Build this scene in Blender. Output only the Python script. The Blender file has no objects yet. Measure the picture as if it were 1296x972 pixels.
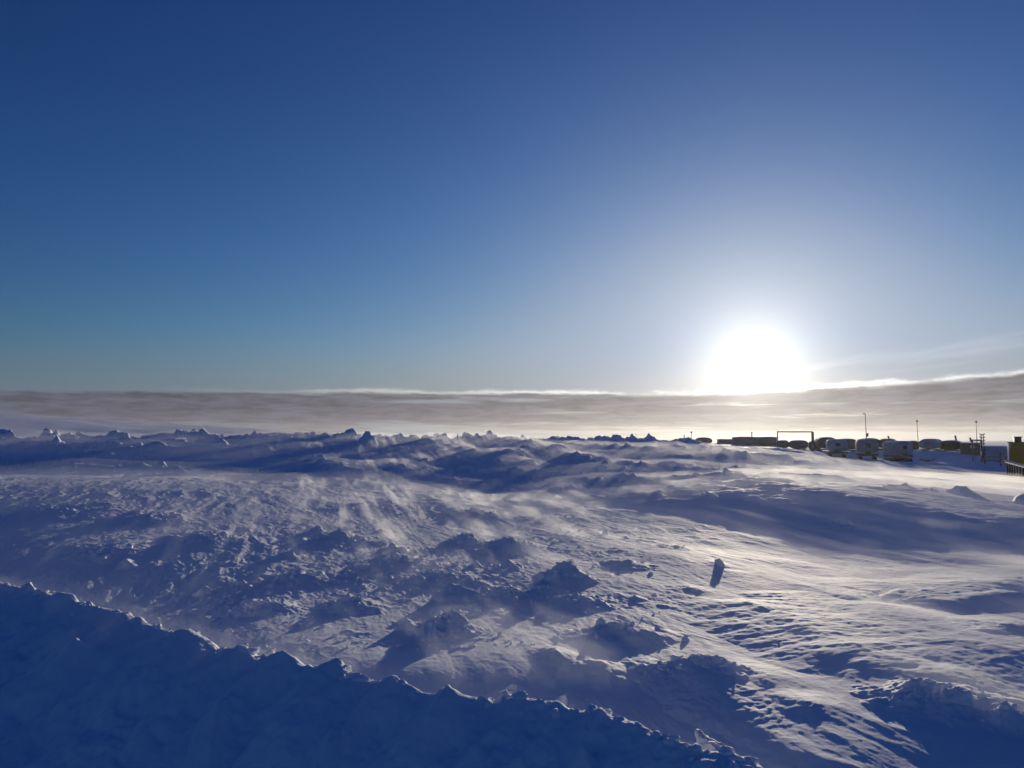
import bpy, bmesh, math, random
import numpy as np
from mathutils import Vector, Matrix

R = math.radians
sc = bpy.context.scene
C = sc.collection

# ------------------------------------------------------------------ camera
ZC, F, PITCH = 3.5, 1000.0, R(4.0)          # eye height, focal length in photo pixels (1296 wide), upward tilt
cam_data = bpy.data.cameras.new('camera')
cam = bpy.data.objects.new('camera', cam_data)
C.objects.link(cam)
sc.camera = cam
cam_data.sensor_width = 36
cam_data.lens = 36 * F / 1296
cam_data.clip_start = 0.1
cam_data.clip_end = 20000
cam.location = (0, 0, ZC)
cam.rotation_euler = (R(90) + PITCH, 0, 0)

# ------------------------------------------------------------------ light
SUN_AZ, SUN_EL = R(17.12), R(5.1)
SUN_DIR = Vector((math.sin(SUN_AZ) * math.cos(SUN_EL), math.cos(SUN_AZ) * math.cos(SUN_EL), math.sin(SUN_EL)))
ld = bpy.data.lights.new('sun', 'SUN')
ld.energy = 4.3
ld.angle = R(0.6)
ld.color = (1.0, 0.86, 0.64)
sun = bpy.data.objects.new('sun', ld)
C.objects.link(sun)
sun.rotation_euler = SUN_DIR.to_track_quat('Z', 'Y').to_euler()
sun.location = SUN_DIR * 200

sc.view_settings.view_transform = 'Standard'
sc.view_settings.look = 'None'
sc.view_settings.exposure = 0.0
sc.view_settings.gamma = 1.0
sc.cycles.use_denoising = True
sc.cycles.max_bounces = 8
sc.cycles.volume_bounces = 1
sc.cycles.sample_clamp_indirect = 4.0


class NG:
    """tiny expression helper for node trees"""
    def __init__(self, nt):
        self.nt = nt

    def node(self, t, **kw):
        n = self.nt.nodes.new(t)
        for k, v in kw.items():
            setattr(n, k, v)
        return n

    def put(self, sock, v):
        if isinstance(v, (int, float)):
            sock.default_value = v
        elif isinstance(v, tuple):
            sock.default_value = v if len(v) == len(sock.default_value) else (*v, 1.0)
        else:
            self.nt.links.new(v, sock)

    def m(self, op, a, b=0.0, c=0.0, clamp=False):
        n = self.node('ShaderNodeMath', operation=op, use_clamp=clamp)
        for s, v in zip(n.inputs, (a, b, c)):
            self.put(s, v)
        return n.outputs[0]

    def vm(self, op, a, b=None, scale=None):
        n = self.node('ShaderNodeVectorMath', operation=op)
        self.put(n.inputs[0], a)
        if b is not None:
            self.put(n.inputs[1], b)
        if scale is not None:
            self.put(n.inputs['Scale'], scale)
        return n.outputs['Value'] if op in ('DOT_PRODUCT', 'LENGTH') else n.outputs['Vector']

    def smooth(self, v, lo, hi):
        n = self.node('ShaderNodeMapRange', interpolation_type='SMOOTHSTEP')
        self.put(n.inputs[0], v)
        self.put(n.inputs[1], lo)
        self.put(n.inputs[2], hi)
        return n.outputs[0]

    def mix(self, f, a, b):
        n = self.node('ShaderNodeMix', data_type='RGBA')
        self.put(n.inputs[0], f)
        self.put(n.inputs[6], a)
        self.put(n.inputs[7], b)
        return n.outputs[2]

    def noise(self, vec, scale, detail=4.0, rough=0.55, dist=0.0):
        n = self.node('ShaderNodeTexNoise')
        self.put(n.inputs['Vector'], vec)
        n.inputs['Scale'].default_value = scale
        n.inputs['Detail'].default_value = detail
        n.inputs['Roughness'].default_value = rough
        n.inputs['Distortion'].default_value = dist
        return n.outputs[0]

    def xyz(self, x, y, z):
        n = self.node('ShaderNodeCombineXYZ')
        for s, v in zip(n.inputs, (x, y, z)):
            self.put(s, v)
        return n.outputs[0]


SKY = ((1.74, 1.50, .355), (1.55, 1.24, .42), (1.42, 1.50, .445))


def build_world():
    w = bpy.data.worlds.new('World')
    sc.world = w
    w.use_nodes = True
    nt = w.node_tree
    g = NG(nt)
    bg = nt.nodes['Background']
    bg.inputs[1].default_value = 0.1
    sky = g.node('ShaderNodeTexSky', sky_type='NISHITA')
    sky.sun_disc = False
    sky.sun_elevation = SUN_EL
    sky.sun_rotation = SUN_AZ
    sky.air_density, sky.dust_density, sky.ozone_density = 1.0, 0.3, 3.0
    # camera-like contrast and saturation of a clear polar sky
    sep = g.node('ShaderNodeSeparateColor')
    nt.links.new(sky.outputs[0], sep.inputs[0])
    ch = []
    for i, (gam, k, cap) in enumerate(SKY):
        ch.append(g.m('MULTIPLY', g.m('POWER', g.m('SMOOTH_MIN', g.m('MULTIPLY', sep.outputs[i], 0.1), cap, 0.30), gam), k))
    com = g.node('ShaderNodeCombineColor')
    for i in range(3):
        nt.links.new(ch[i], com.inputs[i])
    col = com.outputs[0]

    d = g.vm('NORMALIZE', g.node('ShaderNodeTexCoord').outputs['Generated'])
    s3 = g.node('ShaderNodeSeparateXYZ')
    nt.links.new(d, s3.inputs[0])
    x, y, z = s3.outputs
    el = g.m('DEGREES', g.m('ARCSINE', z))
    az = g.m('DEGREES', g.m('ARCTAN2', x, y))
    ang = g.m('DEGREES', g.m('ARCCOSINE', g.m('MINIMUM', g.vm('DOT_PRODUCT', d, tuple(SUN_DIR)), 1.0)))

    def fall(a, sc_, p=1.0):
        q = g.m('DIVIDE', a, sc_)
        if p != 1.0:
            q = g.m('POWER', q, p)
        return g.m('EXPONENT', g.m('MULTIPLY', q, -1.0))
    near12, near14 = fall(ang, 12.0), fall(ang, 16.0)

    col = g.vm('SCALE', col, scale=g.m('ADD', 1.0, g.m('MULTIPLY', fall(ang, 32.0, 2.0), 0.22)))
    col = g.vm('MULTIPLY', col, g.vm('ADD', (1.0, 1.0, 1.0), g.vm('SCALE', (0.95, 1.0, 1.25), scale=g.smooth(el, 29.0, 60.0))))
    # bright hazy strip at the horizon
    strip = g.vm('ADD', g.vm('SCALE', (0.72, 0.57, 0.33), scale=near12), (0.10, 0.15, 0.25))
    backside = g.smooth(ang, 48.0, 115.0)
    strip = g.mix(backside, strip, (0.045, 0.075, 0.15))
    col = g.mix(g.m('MULTIPLY', g.smooth(el, 7.5, 0.3), 0.95), col, strip)

    # faint high streaks
    ci = g.noise(g.xyz(g.m('MULTIPLY', az, 0.05), g.m('ADD', g.m('MULTIPLY', el, 0.55), g.m('MULTIPLY', az, -0.06)), 7.3), 1.0, 4.0, 0.6)
    ci = g.m('MULTIPLY', g.smooth(ci, 0.55, 0.75), g.m('MULTIPLY', g.m('MULTIPLY', g.smooth(el, 11.0, 6.0), g.smooth(az, 8.0, 20.0)), 0.09))
    col = g.vm('ADD', col, g.vm('SCALE', (1.0, 0.97, 0.9), scale=ci))

    # low cloud bank
    n1 = g.noise(g.xyz(g.m('MULTIPLY', az, 0.16), g.m('MULTIPLY', el, 0.5), 1.7), 1.0, 5.0, 0.6)
    n2 = g.noise(g.xyz(g.m('MULTIPLY', az, 0.09), g.m('MULTIPLY', el, 1.6), 4.1), 1.0, 5.0, 0.62)
    n3 = g.noise(g.xyz(g.m('MULTIPLY', az, 0.5), g.m('MULTIPLY', el, 2.4), 9.0), 1.0, 5.0, 0.65)
    top = g.m('ADD', 3.42, g.m('MULTIPLY', g.smooth(az, 17.0, 36.0), 0.75))
    top = g.m('SUBTRACT', top, g.m('MULTIPLY', g.smooth(az, -12.0, -38.0), 0.35))
    top = g.m('ADD', top, g.m('MULTIPLY', g.m('SUBTRACT', n1, 0.5), 1.1))
    top = g.m('ADD', top, g.m('MULTIPLY', g.m('SUBTRACT', n3, 0.5), 0.35))
    bot = g.m('ADD', 0.5, g.m('MULTIPLY', g.m('SUBTRACT', n2, 0.5), 2.6))
    rel = g.m('SUBTRACT', top, el)
    mask = g.m('MULTIPLY', g.smooth(rel, -0.05, 0.28), g.smooth(g.m('SUBTRACT', el, bot), -0.15, 0.5))
    gap = g.smooth(n2, 0.54, 0.68)
    mask = g.m('MULTIPLY', mask, g.m('SUBTRACT', 1.0, g.m('MULTIPLY', gap, 0.88)))
    mask = g.m('MULTIPLY', mask, g.smooth(g.m('ADD', az, g.m('MULTIPLY', g.m('SUBTRACT', n2, 0.5), 14.0)), -39.0, -31.0))
    mask = g.m('MULTIPLY', mask, 0.96)
    n4 = g.noise(g.xyz(g.m('MULTIPLY', az, 0.34), g.m('MULTIPLY', el, 2.2), 21.0), 1.0, 6.0, 0.65, 0.4)
    shade = g.m('ADD', 0.32, g.m('MULTIPLY', g.m('ADD', n3, g.smooth(n4, 0.3, 0.7)), 0.64))
    ccol = g.vm('ADD', g.vm('SCALE', (0.110, 0.096, 0.096), scale=near14), (0.088, 0.087, 0.128))
    ccol = g.vm('SCALE', ccol, scale=shade)
    col = g.mix(mask, col, ccol)
    # lit upper fringe of the bank
    q = g.m('DIVIDE', g.m('SUBTRACT', rel, 0.02), 0.16)
    rim = g.m('EXPONENT', g.m('MULTIPLY', g.m('MULTIPLY', q, q), -1.0))
    rim = g.m('MULTIPLY', rim, g.m('ADD', 0.12, g.m('MULTIPLY', fall(ang, 11.0), 1.6)))
    rim = g.m('MULTIPLY', rim, g.smooth(n1, 0.25, 0.55))
    rim = g.m('MULTIPLY', rim, g.smooth(az, -27.0, -8.0))
    col = g.vm('ADD', col, g.vm('SCALE', (1.0, 0.93, 0.80), scale=rim))

    # glow of the sun itself, dimmed where the bank covers it
    glow = g.m('ADD', g.m('ADD', g.m('MULTIPLY', fall(ang, 2.75, 1.2), 1.08), g.m('MULTIPLY', fall(ang, 6.5), 0.34)), g.m('MULTIPLY', fall(ang, 0.5, 2.0), 8.0))
    glow = g.m('MULTIPLY', glow, g.m('SUBTRACT', 1.0, g.m('MULTIPLY', mask, 0.38)))
    col = g.vm('ADD', col, g.vm('SCALE', (1.0, 0.95, 0.78), scale=glow))
    nt.links.new(g.vm('SCALE', col, scale=10.0), bg.inputs[0])


build_world()


# ------------------------------------------------------------------ picture geometry
def ray(u, v):
    x, y = (u - 648) / F, (486 - v) / F
    return x, math.cos(PITCH) - y * math.sin(PITCH), math.sin(PITCH) + y * math.cos(PITCH)


def at_dist(u, v, D):
    x, y, z = ray(u, v)
    k = D / y
    return Vector((x * k, D, ZC + z * k))


def at_z(u, v, z0):
    x, y, z = ray(u, v)
    k = (z0 - ZC) / z
    return Vector((x * k, y * k, z0))


# ------------------------------------------------------------------ noise
_rng = np.random.RandomState(11)
_perm = np.concatenate([_rng.permutation(1024)] * 2)
_ang = _rng.rand(1024) * 2 * np.pi
_gx, _gy = np.cos(_ang).astype(np.float32), np.sin(_ang).astype(np.float32)
_rnd = _rng.rand(1024, 4).astype(np.float32)


def _h(ix, iy, seed):
    return _perm[(_perm[(ix + seed * 37) & 1023] + iy) & 1023]


def perlin(x, y, seed=0):
    xf, yf = np.floor(x), np.floor(y)
    ix, iy = xf.astype(np.int64), yf.astype(np.int64)
    fx, fy = (x - xf).astype(np.float32), (y - yf).astype(np.float32)
    u, v = fx * fx * fx * (fx * (fx * 6 - 15) + 10), fy * fy * fy * (fy * (fy * 6 - 15) + 10)
    out = []
    for j in (0, 1):
        row = []
        for i in (0, 1):
            h = _h(ix + i, iy + j, seed)
            row.append(_gx[h] * (fx - i) + _gy[h] * (fy - j))
        out.append(row[0] + (row[1] - row[0]) * u)
    return (out[0] + (out[1] - out[0]) * v) * 1.5


def fbm(x, y, octv=4, gain=0.5, seed=0, lac=2.03):
    t, a, n = 0, 1.0, 0
    for o in range(octv):
        t = t + a * perlin(x, y, seed + o)
        n += a
        a *= gain
        x, y = x * lac + 13.7, y * lac - 7.1
    return t / n


def ridged(x, y, octv=4, gain=0.55, seed=0):
    t, a, n = 0, 1.0, 0
    for o in range(octv):
        r = 1 - np.abs(perlin(x, y, seed + o)) * 1.6
        t = t + a * np.clip(r, 0, 1) ** 2
        n += a
        a *= gain
        x, y = x * 2.07 + 5.3, y * 2.07 + 9.1
    return t / n


def lumps(x, y, cell, seed, fill=0.6, flat=1.0):
    """angular chunks: in some of the cells one half-buried block with a tilted top and steep broken sides"""
    x, y = x / cell, y / cell
    ix, iy = np.floor(x).astype(np.int64), np.floor(y).astype(np.int64)
    best = np.zeros(x.shape, np.float32)
    for j in (-1, 0, 1):
        for i in (-1, 0, 1):
            r = _rnd[_h(ix + i, iy + j, seed)]
            r2 = _rnd[_h(ix + i, iy + j, seed + 3)]
            on = _rnd[_h(ix + i, iy + j, seed + 5)][..., 0] < fill
            dx, dy = x - (ix + i + r[..., 0]), y - (iy + j + r[..., 1])
            rad = 0.16 + 0.44 * r[..., 2] ** 1.6
            a = r[..., 3] * 6.283
            p = dx * np.cos(a) + dy * np.sin(a)
            hgt = rad * (0.35 + 0.8 * r2[..., 1])
            c = hgt * (0.85 + 0.75 * p / rad)
            for k in range(5):
                b = a + k * 1.2566 + (r2[..., k % 4] - .5) * .9
                lim = rad * (.65 + .35 * r2[..., (k + 2) % 4])
                c = np.minimum(c, (lim - (dx * np.cos(b) + dy * np.sin(b))) * (1.1 + 1.6 * r2[..., (k + 1) % 4]))
            best = np.maximum(best, np.where(on, c, 0))
    return best * cell * flat


def sstep(v, lo, hi):
    t = np.clip((v - lo) / (hi - lo), 0, 1)
    return t * t * (3 - 2 * t)


# ------------------------------------------------------------------ lie of the land (thin plate spline over bearing and log distance)
ctrl = []
for u, v, z in ((-250, 960, -.55), (0, 968, -.55), (300, 972, -.5), (600, 995, -.45), (850, 1010, -.35),
                (-120, 722, -.2), (150, 762, -.2), (0, 700, .12), (250, 705, .12), (400, 690, .12), (300, 806, 0), (500, 848, .10), (400, 826, .06), (640, 866, .12), (520, 820, 0), (700, 880, .08), (1000, 965, .05), (1296, 960, .1), (1550, 960, .1),
                (-250, 660, .45), (0, 660, .45), (300, 660, .40), (600, 660, 0), (900, 700, .05), (1296, 720, -.1), (1550, 720, -.1),
                (1296, 800, .05), (900, 800, 0), (600, 760, 0), (-250, 612, 1.2), (0, 612, 1.2), (300, 612, 1.1), (450, 615, .7), (600, 625, .2), (750, 650, .1),
                (840, 645, .1), (1060, 672, -.05), (1296, 692, -.12), (1550, 708, -.12)):
    ctrl.append(tuple(at_z(u, v, z)))
for u, v, D in ((870, 617, 45), (950, 621, 41), (1040, 631, 37), (1130, 645, 34), (1296, 660, 31), (1500, 680, 30),
                (1000, 605, 55), (1200, 615, 52), (1296, 625, 48), (1450, 640, 45), (1200, 605, 68), (1296, 612, 70), (1282, 600, 93),
                (1400, 612, 75), (1100, 598, 75), (1000, 590, 75), (1000, 571, 105), (1035, 573, 116), (1060, 579.5, 111), (1098, 582.5, 107), (1146, 584.5, 107), (1172, 582, 112), (1030, 571.5, 130), (1122, 571, 133), (1220, 584, 105),
                (1265, 587, 105), (1000, 567.5, 128), (920, 566, 130), (880, 562, 130), (960, 580, 85), (900, 572, 95), (1350, 590, 110),
                (1085, 571.8, 132), (1178, 570.8, 122), (1202, 571.8, 124), (1240, 570, 140), (900, 560, 175), (500, 600, 70), (620, 600, 70), (740, 592, 80),
                (840, 600, 62), (840, 580, 85), (700, 577, 100), (780, 567, 110), (600, 574, 95)):
    ctrl.append(tuple(at_dist(u, v, D)))
ctrl += [(-60, 120, .2), (-20, 130, .2), (-90, 160, 0), (0, 180, .8), (-200, 300, 0), (0, 300, 0), (150, 300, .6), (260, 300, .6), (-300, 700, 0), (300, 700, 0), (0, 900, 0),
         (0, 4, -.55), (-4, 5, -.55), (3, 5, -.5), (0, 2, -.55)]
ctrl = np.array(ctrl)


def polar(x, y):
    return np.arctan2(x, np.maximum(y, 0.3 * np.abs(x) + 1e-3)) * 1.6, np.log(np.sqrt(x * x + y * y) + 0.5)


_pa, _pb = polar(ctrl[:, 0], ctrl[:, 1])


def _tps(r2):
    return 0.5 * r2 * np.log(r2 + 1e-9)


_n = len(ctrl)
_K = np.zeros((_n + 3, _n + 3))
_K[:_n, :_n] = _tps((_pa[:, None] - _pa) ** 2 + (_pb[:, None] - _pb) ** 2) + np.eye(_n) * 2e-4
_P = np.stack([np.ones(_n), _pa, _pb], 1)
_K[:_n, _n:] = _P
_K[_n:, :_n] = _P.T
_wts = np.linalg.solve(_K, np.concatenate([ctrl[:, 2], np.zeros(3)]))


def land(x, y):
    a, b = polar(x, y)
    r = np.sqrt(x * x + y * y)
    z = _wts[_n] + _wts[_n + 1] * a + _wts[_n + 2] * b
    for i in range(_n):
        z = z + _wts[i] * _tps((a - _pa[i]) ** 2 + (b - _pb[i]) ** 2)
    z = np.clip(z, -1.2, 4.0)
    far = sstep(r, 350, 800)
    z = z * (1 - far)
    back = sstep(-y + 0.25 * np.abs(x), 0, 6)
    z = z * (1 - back) - 0.55 * back
    # the long slope rising to the left on the horizon
    bear = np.degrees(np.arctan2(x, y))
    hill = sstep(r, 300, 950) * np.clip((-3.0 - bear) / 30.0, 0, 1.1) * 29.0
    hill = hill * (bear > -150) * (1 - sstep(r, 1100, 2000) * 0.4)
    und = fbm(x / 90, y / 90, 3, seed=60) * sstep(r, 200, 700) * np.clip((-2.0 - bear) / 10.0, 0.12, 1) * 2.4
    return z + hill + und


WIND = np.array([0.27, -0.963])


def wind_coords(x, y):
    return x * WIND[0] + y * WIND[1], x * -WIND[1] + y * WIND[0]


# ------------------------------------------------------------------ named drifts
def poly_z(pts):                # (u, v, z)
    return np.array([tuple(at_z(*p)) for p in pts])


def poly_d(pts):                # (u, v, D)
    return np.array([tuple(at_dist(*p)) for p in pts])


# crest polyline, width on the near side, width on the far side, raggedness (m), ragged scale (m), near-side curve, taper at the ends (m)
RIDGES = [
    # bank beside the road in the foreground
    (poly_z([(-330, 690, .60), (-120, 716, .62), (0, 739, .60), (60, 752, .62), (130, 772, .60), (230, 797, .58), (330, 826, .60), (420, 846, .55),
             (500, 868, .55), (570, 880, .58), (640, 886, .55), (720, 899, .52), (790, 905, .55), (850, 937, .52), (930, 962, .50), (1060, 1030, .45)]), 3.0, 1.1, .05, .7, 1.3, 1.0),
    # small spurs slumping down its near face
    (poly_z([(130, 771, .57), (60, 777, .60), (-20, 779, .50)]), 2.5, 1.2, .03, .9, 1.2, 1.6),
    (poly_z([(232, 797, .56), (165, 804, .60), (90, 808, .53), (20, 810, .36)]), 2.5, 1.2, .03, .9, 1.2, 1.6),
    (poly_z([(388, 841, .57), (328, 851, .62), (262, 860, .55), (200, 868, .38)]), 2.5, 1.2, .03, .9, 1.2, 1.6),
    (poly_z([(508, 869, .55), (444, 881, .60), (378, 888, .53), (320, 896, .36)]), 2.5, 1.2, .03, .9, 1.2, 1.6),
    (poly_z([(650, 889, .56), (606, 915, .57), (575, 946, .42)]), 1.8, .9, .06, .5, 1.3, 1.0),
    (poly_z([(796, 905, .57), (752, 923, .59), (700, 945, .48), (650, 962, .3)]), 1.6, .8, .05, .5, 1.3, .9),
    (poly_z([(900, 950, .55), (868, 965, .56), (830, 988, .4)]), 1.6, .8, .05, .5, 1.3, .8),
    # big cleared bank on the left, running over to the middle
    (poly_d([(-330, 557, 72), (-100, 557, 76), (0, 558, 78), (50, 556, 78), (110, 551, 78), (150, 552, 79), (190, 556, 80), (230, 549, 80), (290, 556, 80), (340, 551, 82),
             (420, 555, 84), (470, 553, 86), (520, 557, 88), (580, 554, 92), (640, 557, 98), (690, 557, 104), (740, 558, 110), (790, 560, 114)]), 37.0, 9.0, .80, 3.2, 1.25, 10.0),
    # lower broken lines on its ramp
    (poly_d([(-160, 570, 67), (-40, 566, 68), (60, 573, 66), (140, 568, 68), (230, 577, 66)]), 6, 5, .50, 2.4, 1.3, 4.0),
    (poly_d([(250, 572, 70), (330, 566, 71), (400, 571, 72), (470, 566, 76), (560, 568, 80)]), 6, 5, .50, 2.4, 1.3, 4.0),
    (poly_d([(20, 592, 54), (110, 586, 55), (200, 592, 54), (300, 588, 57)]), 5, 4, .30, 2.2, 1.3, 4.0),
    # its spurs
    (poly_d([(470, 578, 76), (515, 596, 64), (560, 611, 57), (610, 626, 50)]), 3.5, 5.0, .15, 2.0, 1.2, 4.0),
    (poly_d([(590, 556, 96), (655, 573, 82), (725, 589, 71), (790, 602, 63)]), 5.0, 7.0, .2, 2.0, 1.2, 5.0),
    (poly_d([(395, 571, 68), (420, 588, 58), (450, 602, 52)]), 2.5, 4.0, .12, 1.5, 1.2, 3.0),
    # far humps in the middle
    (poly_d([(725, 557, 120), (765, 552.5, 122), (800, 555, 122), (850, 558, 120)]), 7, 9, .5, 2.5, 1.1, 3.0),
    (poly_d([(690, 574, 104), (780, 566, 106), (880, 572, 98), (960, 586, 84), (1010, 594, 76)]), 8, 10, .25, 2.5, 1.2, 6.0),
    (poly_d([(620, 592, 74), (690, 590, 74), (740, 594, 72), (800, 606, 66)]), 5, 7, .25, 2.5, 1.2, 4.0),
    (poly_d([(840, 558, 112), (870, 556, 118), (900, 560, 118)]), 4, 6, .4, 2.0, 1.2, 3.0),
    # long low bank on the right
    (poly_z([(835, 628, .62), (870, 617, .74), (950, 621, .84), (1040, 631, .74), (1130, 645, .50), (1296, 660, .36), (1480, 676, .30)]), 3.6, 6.0, .07, 1.8, 1.5, 3.0),
    # rough heap behind it
    (poly_d([(1085, 622, 46), (1110, 612, 46), (1150, 618, 45), (1200, 629, 43), (1240, 632, 42)]), 3.6, 3.0, .34, 1.2, 1.1, 2.0),
    (poly_d([(890, 603, 54), (925, 598, 54), (960, 604, 52), (1000, 612, 50)]), 3.0, 3.0, .28, 1.0, 1.1, 2.0),
    (poly_d([(660, 620, 52), (700, 613, 52), (760, 616, 52), (800, 618, 50)]), 3.0, 2.6, .30, 1.1, 1.1, 2.0),
    (poly_d([(770, 640, 42), (800, 630, 43), (850, 622, 44), (880, 616, 45)]), 2.2, 2.6, .2, 1.0, 1.1, 1.5),
    # drifts on the smooth ground at the right
    (poly_z([(1050, 752, .06), (1110, 745, .08), (1180, 755, .08), (1240, 746, .12), (1310, 726, .14)]), .9, 2.6, .05, .8, 1.0, .8),
    (poly_z([(1180, 762, .10), (1240, 752, .14), (1310, 748, .16)]), .8, 2.0, .04, .7, 1.0, .5),
    (poly_z([(960, 742, .06), (1010, 764, .11), (1060, 782, .06)]), .6, 2.0, .04, .6, 1.0, .5),
    (poly_z([(1230, 806, .10), (1280, 792, .16), (1340, 788, .18)]), .7, 1.6, .05, .5, 1.0, .4),
    (poly_z([(930, 752, .10), (1010, 784, .20), (1100, 819, .24), (1200, 848, .22), (1310, 880, .15)]), 1.5, 4.0, .05, .9, 1.1, 1.0),
    # middle: curved trail from the right-hand heap
    (poly_z([(868, 822, .26), (885, 850, .22), (920, 876, .15), (980, 900, .10), (1050, 930, .08)]), .8, .9, .05, .5, 1.0, .4),
]

# heaps: u, v of the foot, height and width in photo pixels, depth factor, tail factor, raggedness
HEAPS = [
    (914, 717, 5, 44, 1, 3.4, .3),     (568, 808, 60, 80, 1.0, 1.7, .75), (722, 742, 46, 74, 1.0, 3.2, .7), (645, 700, 26, 120, .8, 2.0, .8), (592, 690, 20, 64, 1, 2, .8),
    (372, 740, 24, 100, .9, 2, .9), (442, 774, 26, 90, .9, 2, .9), (330, 776, 20, 90, 1, 2, .9), (790, 812, 30, 190, .5, 1.4, .7),
    (735, 772, 22, 90, 1, 2, .9), (690, 758, 18, 70, 1, 2, .9), (908, 862, 50, 120, .8, 1.8, .7), (840, 862, 22, 90, 1, 2, .8),
    (1225, 905, 40, 190, .8, 1.8, 1.0), (1170, 900, 22, 90, 1, 2, .9), (1290, 925, 30, 90, 1, 2, .9), (760, 858, 16, 110, .9, 1.6, .6),
    (705, 838, 16, 80, 1, 2.2, .4), (1078, 672, 13, 70, .8, 2.0, .9), (250, 690, 14, 120, 1, 2, .8), (120, 705, 12, 130, 1, 2, .8),
    (860, 695, 6, 70, 1, 2, .8), (500, 720, 16, 120, 1, 2, 1.0), (560, 740, 16, 90, 1, 2, 1.0), (480, 650, 9, 160, 1, 2, .8), (60, 640, 8, 160, 1, 2, .8),
    (880, 750, 7, 60, 1, 2, .6), (1100, 800, 7, 150, 1, 2.6, .2), (640, 760, 16, 80, 1, 2, 1.0), (800, 720, 10, 70, 1, 2, .9), (180, 655, 9, 120, 1, 2, .8),
    (985, 870, 10, 130, 1, 2.6, .3), (1040, 905, 12, 120, 1, 2.6, .3), (700, 660, 7, 90, 1, 2, .8), (600, 655, 8, 90, 1, 2, .8), (420, 690, 12, 110, 1, 2, 1),
    (1398, 652, 44, 150, .9, 1.1, .05),
]
_hb = []
for (u, v, hp, wp, dep, tail, rag) in HEAPS:
    z0 = 0.0
    for _ in range(4):
        p = at_z(u, v, z0)
        z0 = float(land(np.array([p.x]), np.array([p.y]))[0])
    D = p.y
    h, rx = hp / F * D * .55, wp / 2 / F * D
    _hb.append((p.x, p.y + rx * dep * 0.6, h, rx * 1.05, rx * dep, 1 + (tail - 1) * .6, rag))


def px_field(x, y):
    """photo coordinates of the ground below a world point (for where the wind scoured and where the plough piled)"""
    yy = np.maximum(y, 1.0)
    return 648 + F * x / yy, 556 + F * ZC / yy


def blob(u, v, cu, cv, su, sv):
    return np.exp(-(((u - cu) / su) ** 2 + ((v - cv) / sv) ** 2))


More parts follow.
